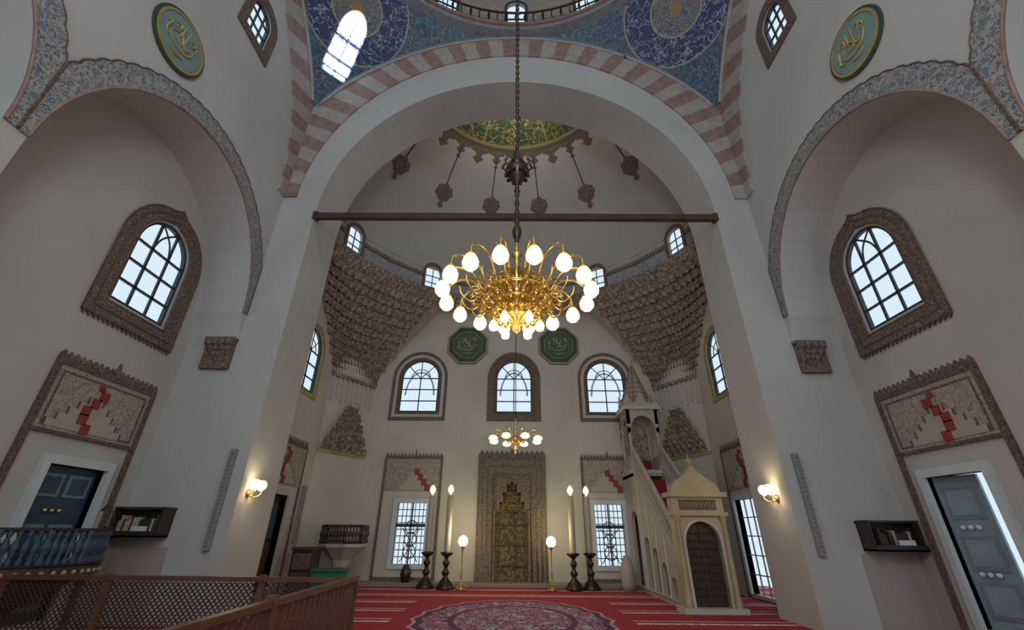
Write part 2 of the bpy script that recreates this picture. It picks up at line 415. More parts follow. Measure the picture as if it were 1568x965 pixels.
    if sg<0:
        b.box(-7.55,-7.5,7.12,8.2,.2,2.42,BLUE)
        for k in(7.2,7.7):
            b.box(-7.5,-7.48,k,k+.42,1.95,2.3,BLUEL); b.box(-7.5,-7.48,k,k+.42,.35,1.55,BLUEL)
            b.box(-7.48,-7.47,k+.06,k+.36,2.0,2.25,BLUE); b.box(-7.48,-7.47,k+.06,k+.36,.42,1.48,BLUE)
        for k in range(3): b.ball((-7.47,7.5+.12*k,1.75),.035,GOLD,8)
    else:
        Fd=frame((7.46,8.18,0),(.25,-.97,0),(.97,.25,0))
        b.plate([rect(0,.66,.2,2.42)],Fd,0,.05,BLUEM)
        for z in(.35,1.0,1.75):
            b.plate([rect(.08,.58,z,z+.5)],Fd,-.02,0,BLUEL); b.plate([rect(.11,.55,z+.03,z+.47)],Fd,-.026,0,VR); b.plate([rect(.14,.52,z+.06,z+.44)],Fd,-.035,0,BLUEM)
        for z in(1.62,.95): 
            for k in(.2,.31,.42): b.ball(Fd(k,z,-.04),.04,FRW,8)
    b.fin(.004)
    b=B('door_2'); Ma=Mside(sg,HX)
    if sg<0:
        b.plate([[(11.73,.1),(11.73,2.47),(13.07,2.47),(13.07,.1),(12.95,.1),(12.95,2.35),(11.85,2.35),(11.85,.1)]],Ma,-.06,.15,PL)
        b.box(-6.5,-6.45,11.85,12.95,.1,2.35,WOODD); b.box(-6.45,-6.43,11.95,12.35,.4,1.2,WOOD); b.box(-6.45,-6.43,12.45,12.85,.4,1.2,WOOD)
        b.box(-6.45,-6.43,11.95,12.85,1.3,2.2,BLUE)
    else:
        b.plate([[(11.73,.1),(11.73,2.47),(13.42,2.47),(13.42,.1),(13.3,.1),(13.3,2.35),(11.85,2.35),(11.85,.1)]],Ma,-.06,.15,FRW)
        for k in range(1,4): b.box(6.36,6.39,11.85+.36*k-.012,11.85+.36*k+.012,.1,2.35,VR)
        for k in range(1,5): b.box(6.36,6.39,11.85,13.3,.1+.45*k-.012,.1+.45*k+.012,VR)
    b.fin()
    b=B('trim_12')
    b.plate([rect(11.5,13.55,.0,3.75),rect(11.58,13.47,.02,3.67)],Ma,-.04,0,CARVD)
    b.plate([rect(11.58,13.47,2.62,3.67)],Ma,-.03,0,PANEL)
    for i in range(14):
        a=11.5+2.05*(i+.5)/14; b.plate([[(a-.05,3.75),(a+.05,3.75),(a,3.9)]],Ma,-.03,0,CARV)
    steps(b,Ma,12.4,2.66,3.5,-1,RED,STN)
    b.fin()
    b=B('trim_6')
    b.plate([arch(12.5,.80,5.15,6.55,.85,20),arch(12.5,.67,5.28,6.55,.71)],Ma,-.04,0,GOLDP)
    b.fin()
    b=B('baseboard_'+nm)
    b.plate([rect(8.63,8.99,0,1.35)],Ms,-.02,0,PINK); b.plate([rect(5.0,6.49,0,1.35)],Ms,-.02,0,PINK)
    b.plate([rect(min(sg*6.35,sg*7.38),max(sg*6.35,sg*7.38),0,1.2)],Mfront,-.02,0,PINK)
    b.fin()
    b=B('wall_sconce'); X=sg*5.33; Y=9.3 if sg<0 else 9.42; Z=2.2
    b.lathe([(.001,-.02),(.07,0),(.08,.02),(.02,.05)],(X,Y,Z-.05),GOLD,14,True,Matrix.Rotation(-sg*pi/2,3,'Y'))
    for dy in(-.12,.12):
        b.tube(catmull([(X,Y,Z-.05),(X-sg*.12,Y+dy*.4,Z-.12),(X-sg*.2,Y+dy,Z-.05),(X-sg*.18,Y+dy,Z+.02)],5),.012,GOLD,6)
        b.lathe([(.03,0),(.085,.05),(.10,.11),(.08,.17),(.05,.20)],(X-sg*.18,Y+dy,Z),GLOW,14)
    b.fin()
    l=bpy.data.lights.new('sconce_light','POINT'); l.energy=16; l.color=(1,.82,.52); l.shadow_soft_size=.1
    ob=bpy.data.objects.new('sconce_light',l); ob.location=(X-sg*.24,Y,Z+.1); S.collection.objects.link(ob)
    b=B('column_speaker'); b.box(sg*5.62-.055,sg*5.62+.055,8.9,8.99,1.15,2.95,GREY)
    for k in range(22): b.box(sg*5.62-.04,sg*5.62+.04,8.893,8.9,1.2+k*.078,1.25+k*.078,GREYD)
    b.fin(.01)
    b=B('book_rack'); x0,x1=min(sg*6.42,sg*7.33),max(sg*6.42,sg*7.33); zb=1.36 if sg<0 else 1.24
    b.box(x0,x1,8.62,8.97,zb,zb+.03,WOODD); b.box(x0,x1,8.95,8.97,zb,zb+.5,WOODD)
    b.box(x0,x0+.03,8.66,8.97,zb,zb+.5,WOODD); b.box(x1-.03,x1,8.66,8.97,zb,zb+.5,WOODD)
    b.box(x0-.02,x1+.02,8.68,8.97,zb+.46,zb+.5,WOODD); b.box(x0,x1,8.62,8.64,zb+.0,zb+.1,WOODD)
    x=x0+.05
    while x<x1-.1:
        w=random.uniform(.025,.05); h=random.uniform(.24,.36)
        if random.random()<.85: b.box(x,x+w,8.74,8.92,zb+.03,zb+.03+h,random.choice([BOOK1,BOOK2,BOOK3,BOOK2]))
        x+=w+.006
    b.box((x0+x1)/2-.02,(x0+x1)/2+.26,8.63,8.66,zb+.06,zb+.18,FRW)
    b.fin()
    b=B('calligraphy_medallion'); F2=frame((sg*HX,4.85,9.62),(0,-sg,0),(sg,0,0))
    cir=lambda r,n=40:[(r*cos(2*pi*i/n),r*sin(2*pi*i/n)) for i in range(n)]
    b.plate([cir(.60)],F2,-.05,-.0,GREEN); b.plate([cir(.55),cir(.50)],F2,-.07,-.05,GOLDP); b.plate([cir(.49)],F2,-.06,-.05,TEAL)
    callig(b,frame((sg*(HX-.06),4.85,9.62),(0,-sg,0),(sg,0,0)),.50,GOLDP,.024)
    b.fin()
b=B('wall_front_arch')
o=[(-7.9,0),(-5.33,0)]
for i in range(41):
    t=pi-pi*i/40; o.append((5.33*cos(t),9.1+5.4*sin(t)))
o+=[(5.33,0),(7.9,0),(7.9,17.0),(-7.9,17.0)]
b.plate([o],Mfront,0,YR-YF,PL); b.fin()
b=B('trim_7'); n=46
for i in range(n):
    ps=[pi*(i+k/3)/n for k in range(4)]
    ou=[(max(-6.27,min(6.27,7.2*cos(t))),9.6+7.2*sin(t)) for t in ps]
    inn=[(5.95*cos(t),9.6+6.2*sin(t)) for t in ps]
    b.plate([ou+list(reversed(inn))],Mfront,-.05,0,VR if i%2 else VW)
b.fin()
# ------------------------------------------------------------ pendentives
b=B('ceiling_pendentives'); nz=24;na=20
for sx in(-1,1):
    for sy in(-1,1):
        vs=[]
        for i in range(nz+1):
            z=13.08+(16.8-13.08)*i/nz; rho=sqrt(9.567**2-(z-9.6)**2)
            a0=acos(min(1,6.3/rho)); a1=pi/2-a0
            if a1<a0: a0=a1=pi/4
            for j in range(na+1):
                a=a0+(a1-a0)*j/na; vs.append((sx*rho*sin(a),2.7+sy*rho*cos(a),z))
        b.add(vs,[(i*(na+1)+j,i*(na+1)+j+1,(i+1)*(na+1)+j+1,(i+1)*(na+1)+j) for i in range(nz) for j in range(na)],PEND,True)
b.fin()
TRB=mat('trim_turquoise',(.13,.20,.21),.6,var=.1)
b=B('trim_8')
for f in(lambda x,z:(x,8.93,z),lambda x,z:(-6.23,x+2.7,z),lambda x,z:(6.23,x+2.7,z)):
    b.tube([f(7.10*cos(t),9.6+7.12*sin(t)) for t in [radians(31+118*i/60) for i in range(61)]],.05,VW,6)
    b.tube([f(7.26*cos(t)*.985,9.6+7.24*sin(t)) for t in [radians(32+116*i/60) for i in range(61)]],.04,TRB,6)
b.fin()
# ------------------------------------------------------------ dome drum
C=(0,2.7)
b=B('ceiling_drum'); ns=32
for i in range(ns):
    a=2*pi*i/ns; hwid=6.3*tan(pi/ns)+.01
    F=frame((6.3*sin(a),2.7+6.3*cos(a),0),(cos(a),-sin(a),0),(sin(a),cos(a),0))
    hl=[arch(0,.33,17.75,18.7,.33,12)] if i%2==0 else []
    b.plate([rect(-hwid,hwid,16.8,20.5)]+hl,F,0,.12,VW)
    if i%2==0:
        b.plate([arch(0,.42,17.65,18.7,.43,12),arch(0,.33,17.75,18.7,.33,12)],F,-.03,0,BLUE)
        for zz in(18.1,18.5): b.plate([rect(-.33,.33,zz-.035,zz+.035)],F,.06,.09,STEEL)
        b.plate([rect(-.02,.02,17.75,19.0)],F,.06,.09,STEEL)
ringseg(b,C,5.98,6.32,16.78,16.95,0,2*pi,64,SCRIPT); ringseg(b,C,5.9,6.32,16.95,17.08,0,2*pi,64,VR)
prof=[(6.4,20.5)]+[(6.3*cos(radians(k)),20.5+5.5*sin(radians(k))) for k in range(0,91,10)]
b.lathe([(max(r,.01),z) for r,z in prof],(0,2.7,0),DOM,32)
b.fin()
b=B('gallery_railing')
for i in range(120):
    a=2*pi*i/120; x,y=6.0*sin(a),2.7+6.0*cos(a); dx,dy=cos(a)*.09,-sin(a)*.09
    b.tube([(x-dx,y-dy,17.08),(x,y,17.3),(x-dx*.5,y-dy*.5,17.55),(x,y,17.75)],.02,IRON,4)
    if i%2: b.tube([(x,y,17.08),(x,y,17.78)],.028,IRON,4)
ringseg(b,C,5.96,6.02,17.75,17.8,0,2*pi,64,WOOD)
b.fin()
# ------------------------------------------------------------ apse drum + semidome
b=B('wall_apse_drum'); seg=radians(10.5); hw=6.3*tan(seg/2)+.01
WA=(-6,-3,0,3,6)
for i in range(-8,9):
    a=i*seg
    F=frame((6.3*sin(a),9.4+6.3*cos(a),0),(cos(a),-sin(a),0),(sin(a),cos(a),0))
    if i in WA:
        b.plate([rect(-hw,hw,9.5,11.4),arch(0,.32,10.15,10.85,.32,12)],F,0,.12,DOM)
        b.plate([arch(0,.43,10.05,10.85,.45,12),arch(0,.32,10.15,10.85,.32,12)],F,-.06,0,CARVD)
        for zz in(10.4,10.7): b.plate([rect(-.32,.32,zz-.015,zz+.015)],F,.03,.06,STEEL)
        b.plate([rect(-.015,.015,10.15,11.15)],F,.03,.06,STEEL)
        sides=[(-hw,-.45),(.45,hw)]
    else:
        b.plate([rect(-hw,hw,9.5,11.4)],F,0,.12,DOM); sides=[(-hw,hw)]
    for s0,s1 in sides:
        b.plate([rect(s0,s1,10.02,10.12)],F,-.04,0,VR)
        b.plate([rect(s0,s1,10.14,10.58)],F,-.025,0,SCRIPT)
        b.plate([rect(s0,s1,10.60,10.66)],F,-.05,0,CARV)
        nn_=max(1,int((s1-s0)/.11))
        for k in range(nn_):
            c=s0+(s1-s0)*(k+.5)/nn_; b.plate([[(c-.045,10.66),(c+.045,10.66),(c+.045,10.74),(c,10.82),(c-.045,10.74)]],F,-.03,0,CARV)
n=40; vs=[]
for i in range(n+1):
    a=radians(-84+168*i/n); x=6.25*sin(a); y=9.4+6.25*cos(a); z=9.55
    k=min(6.4/abs(sin(a)) if abs(sin(a))>.01 else 99, 6.45/max(cos(a),.01)); vs.append((x,y,z)); vs.append((k*sin(a),9.4+k*cos(a),z))
b.add(vs,[(2*i,2*i+1,2*i+3,2*i+2) for i in range(n)],PLW)
b.fin()
b=B('trim_9')
muq(b,lambda s_,t:Vector(((6.3-.16*t)*sin(radians(-82+164*s_)),9.4+(6.3-.16*t)*cos(radians(-82+164*s_)),9.5+.52*t)),
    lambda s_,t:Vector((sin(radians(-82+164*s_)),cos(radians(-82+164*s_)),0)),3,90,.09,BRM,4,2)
b.fin()
b=B('ceiling_semidome'); na=48
def sd(rho,a,off=0):
    q=sqrt(max(0,1-(rho/6.3)**2)); return Vector(((rho)*sin(a),9.4+rho*cos(a),11.0+5.75*q-off))
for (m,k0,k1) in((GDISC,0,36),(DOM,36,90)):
    st=[k0+(k1-k0)*i/12 for i in range(13)]; vs=[]
    for t in st:
        for j in range(na+1): vs.append(sd(6.3*sin(radians(t)),radians(-92+184*j/na)))
    b.add(vs,[(i*(na+1)+j,i*(na+1)+j+1,(i+1)*(na+1)+j+1,(i+1)*(na+1)+j) for i in range(12) for j in range(na)],m,True)
b.fin()
b=B('ceiling_dome_ornament')
def dframe(rho,a):
    P=sd(rho,a); t1=(sd(rho+.05,a)-P).normalized(); t2=Vector((cos(a),-sin(a),0)); n=t1.cross(t2).normalized()
    if n.z>0: n=-n
    return lambda x,y,z: P+t2*x+t1*y+n*z
for i in range(-4,4):
    a=radians(11.5+23*i)
    F=dframe(5.25,a); cir=lambda r,n=20:[(r*cos(2*pi*k/n),r*sin(2*pi*k/n)) for k in range(n)]
    b.plate([[(p[0]*(1+.10*cos(8*j)),p[1]*(1+.10*cos(8*j))) for j,p in enumerate(cir(.36,24))]],F,.02,.04,CARVD)
    b.plate([cir(.26),cir(.2)],F,.04,.06,CARV)
    b.plate([[(-.1,.36),(.1,.36),(.06,.46),(.14,.54),(0,.7),(-.14,.54),(-.06,.46)]],F,.02,.04,CARVD)
    b.tube([sd(r,a,.03) for r in(3.7,4.0,4.35,4.7,5.0)],.018,IRON,4)
    for dd,k in((0,.85),(11.5,1.05)):
        F=dframe(3.62,a+radians(dd))
        b.plate([[(-.42*k,.0),(-.34*k,.14),(-.14*k,.2*k),(-.1*k,.35*k),(-.22*k,.42*k),(0,.64*k),(.22*k,.42*k),(.1*k,.35*k),(.14*k,.2*k),(.34*k,.14),(.42*k,0)]],F,.02,.04,CARVD)
        b.plate([[(-.14*k,.78*k),(0,.68*k),(.14*k,.78*k),(.05*k,.84*k),(0,1.0*k),(-.05*k,.84*k)]],F,.02,.04,CARVD)
b.fin()
# ------------------------------------------------------------ windows
def wname(): return 'window_%d'%(len([o for o in bpy.data.objects if o.name.startswith('window_')])+1)
def window(Mw,c,hw,z0,zs,rise,cols,rows,fan=True,th=.018,dp=.05):
    b=B(wname())
    b.plate([arch(c,hw,z0,zs,rise,20),arch(c,hw-.05,z0+.06,zs,rise-.05,20)],Mw,dp-.02,dp+.06,STEEL)
    for i in range(1,cols):
        a=c-hw+2*hw*i/cols; u=(a-c)/hw; b.plate([rect(a-th,a+th,z0,zs+(rise*sqrt(1-u*u) if (not fan or cols==3) else 0)*.97)],Mw,dp,dp+.04,STEEL)
    for i in range(1,rows+1):
        z=z0+(zs-z0)*i/rows; b.plate([rect(c-hw,c+hw,z-th,z+th)],Mw,dp,dp+.04,STEEL)
    if fan and cols!=3:
        for a in(45,90,135):
            t=radians(a); b.tube([Mw(c,zs,dp+.02),Mw(c+hw*cos(t),zs+rise*sin(t),dp+.02)],th,STEEL,4)
        b.tube([Mw(c+hw*.5*cos(radians(k*15)),zs+rise*.5*sin(radians(k*15)),dp+.02) for k in range(13)],th*.9,STEEL,4)
    elif fan:
        for s in(-1,1):
            b.tube(catmull([Mw(c+s*hw/3,zs,dp+.02),Mw(c+s*hw*.15,zs+rise*.5,dp+.02),Mw(c-s*hw*.3,zs+rise*.9,dp+.02)],5),th,STEEL,4)
    return b
for c,h in UPW:
    b=window(Mback,c,h,5.43,6.75,.72,2,3)
    b.tube([Mback(c+h*.75*cos(radians(k*15)),6.1+.9*sin(radians(k*15)),.1) for k in range(13)],.03,FRW,4)
    b.fin()
    b=B('trim_10'); b.plate([arch(c,h+.32,5.12,6.75,1.06,24),arch(c,h+.22,5.25,6.75,.95,24)],Mback,-.04,0,CARV)
    b.plate([arch(c,h+.10,5.36,6.75,.82,24),arch(c,h,5.43,6.75,.72,24)],Mback,-.02,0,CARVD)
    if c==0: b.plate([arch(c,h+.21,5.12,6.75,.94,24),arch(c,h+.1,5.36,6.75,.82,24)],Mback,-.03,0,CARV)
    b.fin()
for sg in(-1,1):
    window(Mside(sg,W),7.5,.66,5.28,6.65,.7,3,3,th=.022).fin()
    window(Mside(sg,HX),12.5,.66,5.3,6.55,.7,2,3).fin()
    window(Mside(sg,HX),6.2,.36,12.1,12.85,.36,3,2,fan=False).fin()
for x0,x1 in LW:
    b=B(wname())
    b.plate([rect(x0-.14,x1+.14,.42,2.48),rect(x0,x1,.55,2.35)],Mback,-.06,.1,FRW)
    b.plate([rect(x0-.02,x1+.02,1.62,1.72)],Mback,.08,.14,STEEL)
    b.plate([rect((x0+x1)/2-.02,(x0+x1)/2+.02,.55,2.35)],Mback,.08,.14,STEEL)
    for k in range(1,7):
        a=x0+(x1-x0)*k/7; b.tube([(a,YB+.2,.55),(a,YB+.2,2.35)],.013,IRON,4)
    for k in range(1,9):
        z=.55+1.8*k/9; b.tube([(x0,YB+.2,z),(x1,YB+.2,z)],.013,IRON,4)
    cx=(x0+x1)/2
    for k in range(3):
        z=.9+.36*k; b.tube([(cx+.2*cos(t*pi/6),YB+.18,z+.2*sin(t*pi/6)) for t in range(12)],.016,IRON,4,True)
    for s in(-1,1): b.tube([(cx+s*.3,YB+.18,.6),(cx-s*.1,YB+.18,1.1),(cx+s*.3,YB+.18,1.6)],.015,IRON,4)
    b.fin()
    b=B('trim_13'); s=1 if x0>0 else -1
    a0,a1=cx-1.12,cx+.92
    if s>0: a0,a1=cx-.85,cx+.95
    b.plate([rect(a0,a1,.1,3.85),rect(a0+.08,a1-.08,.2,3.77)],Mback,-.05,0,CARV)
    b.plate([rect(a0+.08,a1-.08,2.72,3.77)],Mback,-.03,0,PANEL)
    for i in range(16):
        a=a0+(a1-a0)*(i+.5)/16; h=.12 if i!=8 else .25; b.plate([[(a-.05,3.85),(a+.05,3.85),(a,3.85+h)]],Mback,-.04,0,CARV)
    for i in range(4): b.plate([rect(cx-.13*(4-i),cx+.13*(4-i),2.74+.15*i,2.74+.15*(i+1))],Mback,-.045,-.03,STN)
    for i in range(4): 
        a=cx+.13*(i+.3); b.plate([rect(a-.07,a+.09,3.42-.17*i-.19,3.42-.17*i+.02)],Mback,-.06,-.03,RED)
    b.fin()
for x in(-1.84,1.76):
    b=B('calligraphy_medallion'); F=frame((x,YB,8.12),(1,0,0),(0,1,0))
    oc=lambda r:[(r*cos(pi/8+pi/4*i),r*sin(pi/8+pi/4*i)) for i in range(8)]
    b.plate([oc(.86)],F,-.05,0,GREEN); b.plate([oc(.84),oc(.79)],F,-.07,-.05,GOLDP)
    b.plate([oc(.60)],F,-.06,-.05,BOOK1); b.tube([F(p[0],p[1],-.06) for p in oc(.6)],.015,GOLDP,5,True)
    callig(b,frame((x,YB-.05,8.12),(1,0,0),(0,1,0)),.55,GOLDP,.024)
    b.fin()
# ------------------------------------------------------------ mihrab
b=B('mihrab')
Mm=lambda a,z,c:Vector((a+mx,YB+c,z))
mi0=[(x-mx,z) for x,z in mih]
fr=[(-1.13,0),(-1.13,3.92),(1.13,3.92),(1.13,0),(.62,0),(.62,3.15),(-.62,3.15),(-.62,0)]
b.plate([fr],Mm,-.22,0,MIH)
for w,z,c in((1.13,3.92,.24),(.98,3.76,.23),(.82,3.5,.23),(.66,3.22,.24)):
    b.tube([Mm(-w,.1,-c),Mm(-w,z,-c),Mm(w,z,-c),Mm(w,.1,-c)],.025,MIH,6)
b.plate([[(.62,2.05),(.62,3.15),(-.62,3.15),(-.62,2.05)]+[(x,max(z,2.05)) for x,z in reversed(mi0[2:])]],Mm,-.16,0,MIH)
for i in range(13):
    a=-1.05+2.1*i/12; h=.14+.10*(i==6); b.plate([[(a-.07,3.92),(a+.07,3.92),(a+.05,3.92+h*.5),(a,3.92+h),(a-.05,3.92+h*.5)]],Mm,-.16,-.08,MIH)
hx=.55
pts=[(-hx,0),(-hx,.05),(-.38,.48),(-.13,.64),(.13,.64),(.38,.48),(hx,.05),(hx,0)]
vs=[];
for x,y in pts: vs+=[Mm(x,0,-.1+y),Mm(x,3.15,-.1+y)]
b.add(vs,[(2*i,2*i+2,2*i+3,2*i+1) for i in range(len(pts)-1)],BRN)
def mc(s_,t):
    a=pi*s_; w=.55*(1-.9*t); return Mm(-w*cos(a),2.1+1.0*t,-.12+(.52*(1-t*.75))*sin(a))
muq(b,mc,lambda s_,t:Vector((0,1,0)),8,7,.10,BRN,6,3)
for x in(-.57,.57): b.lathe([(.05,0),(.06,.1),(.035,.15),(.035,2.0),(.06,2.08),(.05,2.12)],(x+mx,YB-.22,0),MIH,10)
for z in(.5,1.1,1.7): b.tube([Mm(x,z,-.13+y) for x,y in pts],.02,CARV,4)
b.tube([Mm(x,z,-.18) for x,z in [(.6,2.05)]+mi0[2:]+[(-.6,2.05)]],.015,GOLDP,5)
b.fin()
# ------------------------------------------------------------ candlesticks & lamps
for x in(-2.58,-1.98,1.80,2.32):
    b=B('giant_candlestick'); y=14.85 if abs(x)>2.2 else 14.7
    b.lathe([(.001,.1),(.26,.1),(.27,.14),(.22,.2),(.20,.26),(.10,.36),(.06,.42),(.10,.48),(.12,.53),(.07,.58),(.05,.66),(.09,.72),(.11,.78),(.06,.83),(.05,.90),(.13,.96),(.19,1.0),(.19,1.04),(.06,1.06)],(x,y,-.1),BRZ,20)
    b.lathe([(.095,.94),(.095,2.50),(.08,2.53),(.001,2.54)],(x,y,0),CANDLE,16)
    b.lathe([(.03,2.53),(.03,2.58),(.08,2.62),(.095,2.70),(.06,2.78),(.02,2.83),(.001,2.835)],(x,y,0),GLOW,14)
    b.fin()
for x in(-1.5,1.14):
    b=B('floor_lamp'); y=14.6
    b.lathe([(.001,0),(.17,0),(.17,.03),(.05,.07),(.02,.12),(.014,.3),(.03,.4),(.014,.5),(.014,1.0),(.05,1.06),(.06,1.10)],(x,y,0),GOLD,16)
    for k in range(3):
        a=2*pi*k/3; b.tube(catmull([(x,y,.15),(x+.14*cos(a),y+.14*sin(a),.12),(x+.2*cos(a),y+.2*sin(a),.015)],4),.013,GOLD,5)
    b.ball((x,y,1.24),.15,GLOW2,14); b.fin()
    l=bpy.data.lights.new('lamp_light','POINT'); l.energy=28; l.color=(1,.84,.5); l.shadow_soft_size=.12
    o=bpy.data.objects.new('lamp_light',l); o.location=(x,y,1.55); S.collection.objects.link(o)
# ------------------------------------------------------------ chandeliers
def chandelier(name,c,R,n,top,lampk,main):
    b=B(name); cx,cy,cz=c
    k=R
    b.lathe([(.001,-.55*k),(.05*k,-.5*k),(.03*k,-.42*k),(.12*k,-.34*k),(.16*k,-.26*k),(.06*k,-.18*k),(.05*k,-.1*k),(.15*k,-.02*k),(.18*k,.05*k),(.08*k,.14*k),(.05*k,.25*k),(.1*k,.33*k),(.04*k,.42*k),(.03*k,.62*k),(.08*k,.68*k),(.03*k,.75*k),(.02*k,.9*k)],c,GOLD,20)
    for i in range(n):
        a=2*pi*(i+.5)/n; ca,sa=cos(a),sin(a)
        f=lambda r,z:(cx+r*k*ca,cy+r*k*sa,cz+z*k)
        b.tube(catmull([f(.08,-.05),f(.3,-.12),f(.48,.08),f(.62,.30),f(.82,.36),f(.97,.28),f(1,.18)],5),.018*max(k,.8),GOLD,5)
        b.lathe([(.012,.17*k),(.05*lampk,.15*k),(.055*lampk,.10*k)],(cx+k*ca,cy+k*sa,cz),GOLD,10)
        b.lathe([(.04*lampk,.11*k),(.07*lampk,.06*k),(.085*lampk,0),(.078*lampk,-.055*k),(.045*lampk,-.10*k),(.001,-.11*k)],(cx+k*ca,cy+k*sa,cz),GLOW,12)
        if main:
            for (r0,z0,q) in((.3,.05,.17),(.38,-.12,.14),(.54,.0,.12),(.24,-.3,.12),(.22,.2,.11)):
                b.tube([f(r0+q*(1-t/16)*cos(t*.75),z0+q*(1-t/16)*sin(t*.75)) for t in range(13)],.016,GOLD,4)
            b.ball(f(.45,-.12),.035,GOLD,6); b.ball(f(.3,-.26),.04,GOLD,6); b.ball(f(.6,-.05),.03,GOLD,6)
            b.tube(catmull([f(.5,-.05),f(.62,-.14),f(.74,-.05),f(.78,.08)],4),.012,GOLD,4)
            if i%2==0:
                b.tube(catmull([f(.06,.3),f(.2,.38),f(.3,.25),f(.22,.12)],4),.016,GOLD,4)
    if main:
        for r,z in((.28,-.1),(.46,0),(.2,-.32)): b.tube([(cx+r*cos(t*pi/16),cy+r*sin(t*pi/16),cz+z) for t in range(32)],.02,GOLD,5,True)
        for i in range(6):
            a=2*pi*i/6; P=Vector((cx+.3*cos(a),cy+.3*sin(a),cz-.42)); b.tube([P+Vector((0,0,.14)),P+Vector((0,0,.05))],.012,GOLD,4)
            b.lathe([(.03,.06),(.06,0),(.05,-.065),(.001,-.09)],P,GLOW,10)
    zz=cz+.88*k
    b.tube([(cx,cy,zz),(cx,cy,top)],.012,IRON,6)
    if main:
        z=zz
        while z<top-.1:
            b.lathe([(.014,0),(.035,.03),(.035,.10),(.014,.13)],(cx,cy,z),BRZ,6); z+=.17
        b.lathe([(.03,-.34),(.06,-.28),(.12,-.2),(.17,-.08),(.18,.0),(.14,.1),(.05,.17),(.03,.3)],(cx,cy,cz+2.3),BRZ,12)
        for i in range(10):
            a=2*pi*i/10; b.tube(catmull([(cx+.16*cos(a),cy+.16*sin(a),cz+2.27),(cx+.23*cos(a),cy+.23*sin(a),cz+2.33),(cx+.2*cos(a),cy+.2*sin(a),cz+2.41)],3),.02,BRZ,4)
            b.ball((cx+.17*cos(a),cy+.17*sin(a),cz+2.16),.032,BRZ,6)
        b.lathe([(.02,-.2),(.06,-.1),(.07,0),(.03,.1),(.02,.7),(.05,.75),(.02,.8)],(cx,cy,cz+1.1),BRZ,10)
        b.tube(catmull([(cx,cy,cz+3.6),(cx+.12,cy,cz+3.2),(cx+.02,cy,cz+2.9),(cx-.05,cy,cz+2.6),(cx,cy,cz+2.4)],5),.008,IRON,4)
    b.fin()
    l=bpy.data.lights.new(name+'_light','POINT'); l.energy=100 if main else 50; l.color=(1,.86,.60); l.shadow_soft_size=.3
    o=bpy.data.objects.new(name+'_light',l); o.location=(cx,cy,cz-.95 if main else cz-.6); S.collection.objects.link(o)
chandelier('chandelier',(0.03,5.0,4.30),.98,16,24.5,1.18,True)
chandelier('chandelier',(0.05,11.5,3.65),.62,8,16.5,1.4,False)
b=B('tie_beam'); b.box(-5.33,5.33,8.96,9.1,8.89,9.06,RUST)
for s in(-1,1): b.box(s*5.3-.06,s*5.3+.06,8.94,9.12,8.86,9.09,RUST)
b.fin(.01)
# ------------------------------------------------------------ minbar
b=B('minbar_pulpit')
x0,x1=3.76,4.78
for x,t in((x0,.1),(x1-.1,.1)):
    M=lambda a,z,c,x=x:Vector((x+c,a,z))
    hl=[arch(11.75,.16,.15,.42,.16,10),arch(12.35,.2,.15,.65,.2,10),arch(13.0,.2,.15,.95,.2,10),arch(13.65,.2,.15,1.2,.2,10),arch(14.75,.36,.05,1.75,.36,12)]
    b.plate([[(11.1,0),(15.7,0),(15.7,3.25),(14.3,3.25),(11.1,.75)]]+hl,M,0,.1,STN)
    b.plate([[(11.1,.85),(14.3,3.35),(14.3,4.05),(11.1,1.55)],[(11.2,1.02),(11.2,1.5),(14.2,3.85),(14.2,3.36)]],M,0,.08,STN)
    for k in range(22):
        y=11.2+3.0*k/22; z=1.0+(y-11.2)*.78
        b.tube([M(y,z,.04),M(y+.14,z+.62,.04)],.015,STN,4); b.tube([M(y+.14,z+.12,.04),M(y,z+.50,.04)],.015,STN,4)
    for off in(.78,1.55):
        b.tube([M(11.1,off,.04),M(14.3,off+2.5,.04)],.045,WHT,6)
    b.tube([M(11.1,.12,-.01),M(15.7,.12,-.01)],.03,WHT,5)
    for i,yy in enumerate((12.05,12.68,13.32,14.0)):
        b.tube([M(yy,.1,-.01),M(yy,.75+(yy-11.1)*.76,-.01)],.02,WHT,5)
for i in range(11):
    y=11.15+i*.29; z=.25+i*.27; b.box(x0+.1,x1-.1,y,y+.32,z-.25,z,STN); b.box(x0+.12,x1-.12,y-.005,y+.32,z,z+.015,CARP); b.box(x0+.12,x1-.12,y-.015,y-.0,z-.25,z,CARP)
b.box(x0,x1,14.3,15.7,3.1,3.25,STN)
cyc=14.85; cxm=(x0+x1)/2
b.box(x0-.06,x1+.06,14.28,15.42,3.18,3.28,WHT)
for x in(x0+.06,x1-.06):
    for y in(14.36,15.34):
        b.lathe([(.08,3.25),(.08,3.4),(.05,3.45),(.05,4.55),(.08,4.65),(.09,4.72)],(x,y,0),STN,10)
for x in(x0,x1-.1):
    M=lambda a,z,c,x=x:Vector((x+c,a,z))
    b.plate([[(14.3,4.4),(14.42,4.5)]+[(14.85-.43*cos(pi*k/12),4.5+.5*sin(pi*k/12)**.8) for k in range(1,12)]+[(15.28,4.5),(15.4,4.4),(15.4,5.2),(14.3,5.2)]],M,0,.1,STN)
    b.plate([rect(14.36,15.34,3.28,3.75)],M,.02,.08,STN)
for y in(14.3,15.3):
    M=lambda a,z,c,y=y:Vector((a,y+c,z))
    b.plate([[(x0,4.4),(x0+.12,4.5)]+[(cxm-.39*cos(pi*k/12),4.5+.5*sin(pi*k/12)**.8) for k in range(1,12)]+[(x1-.12,4.5),(x1,4.4),(x1,5.2),(x0,5.2)]],M,0,.1,STN)
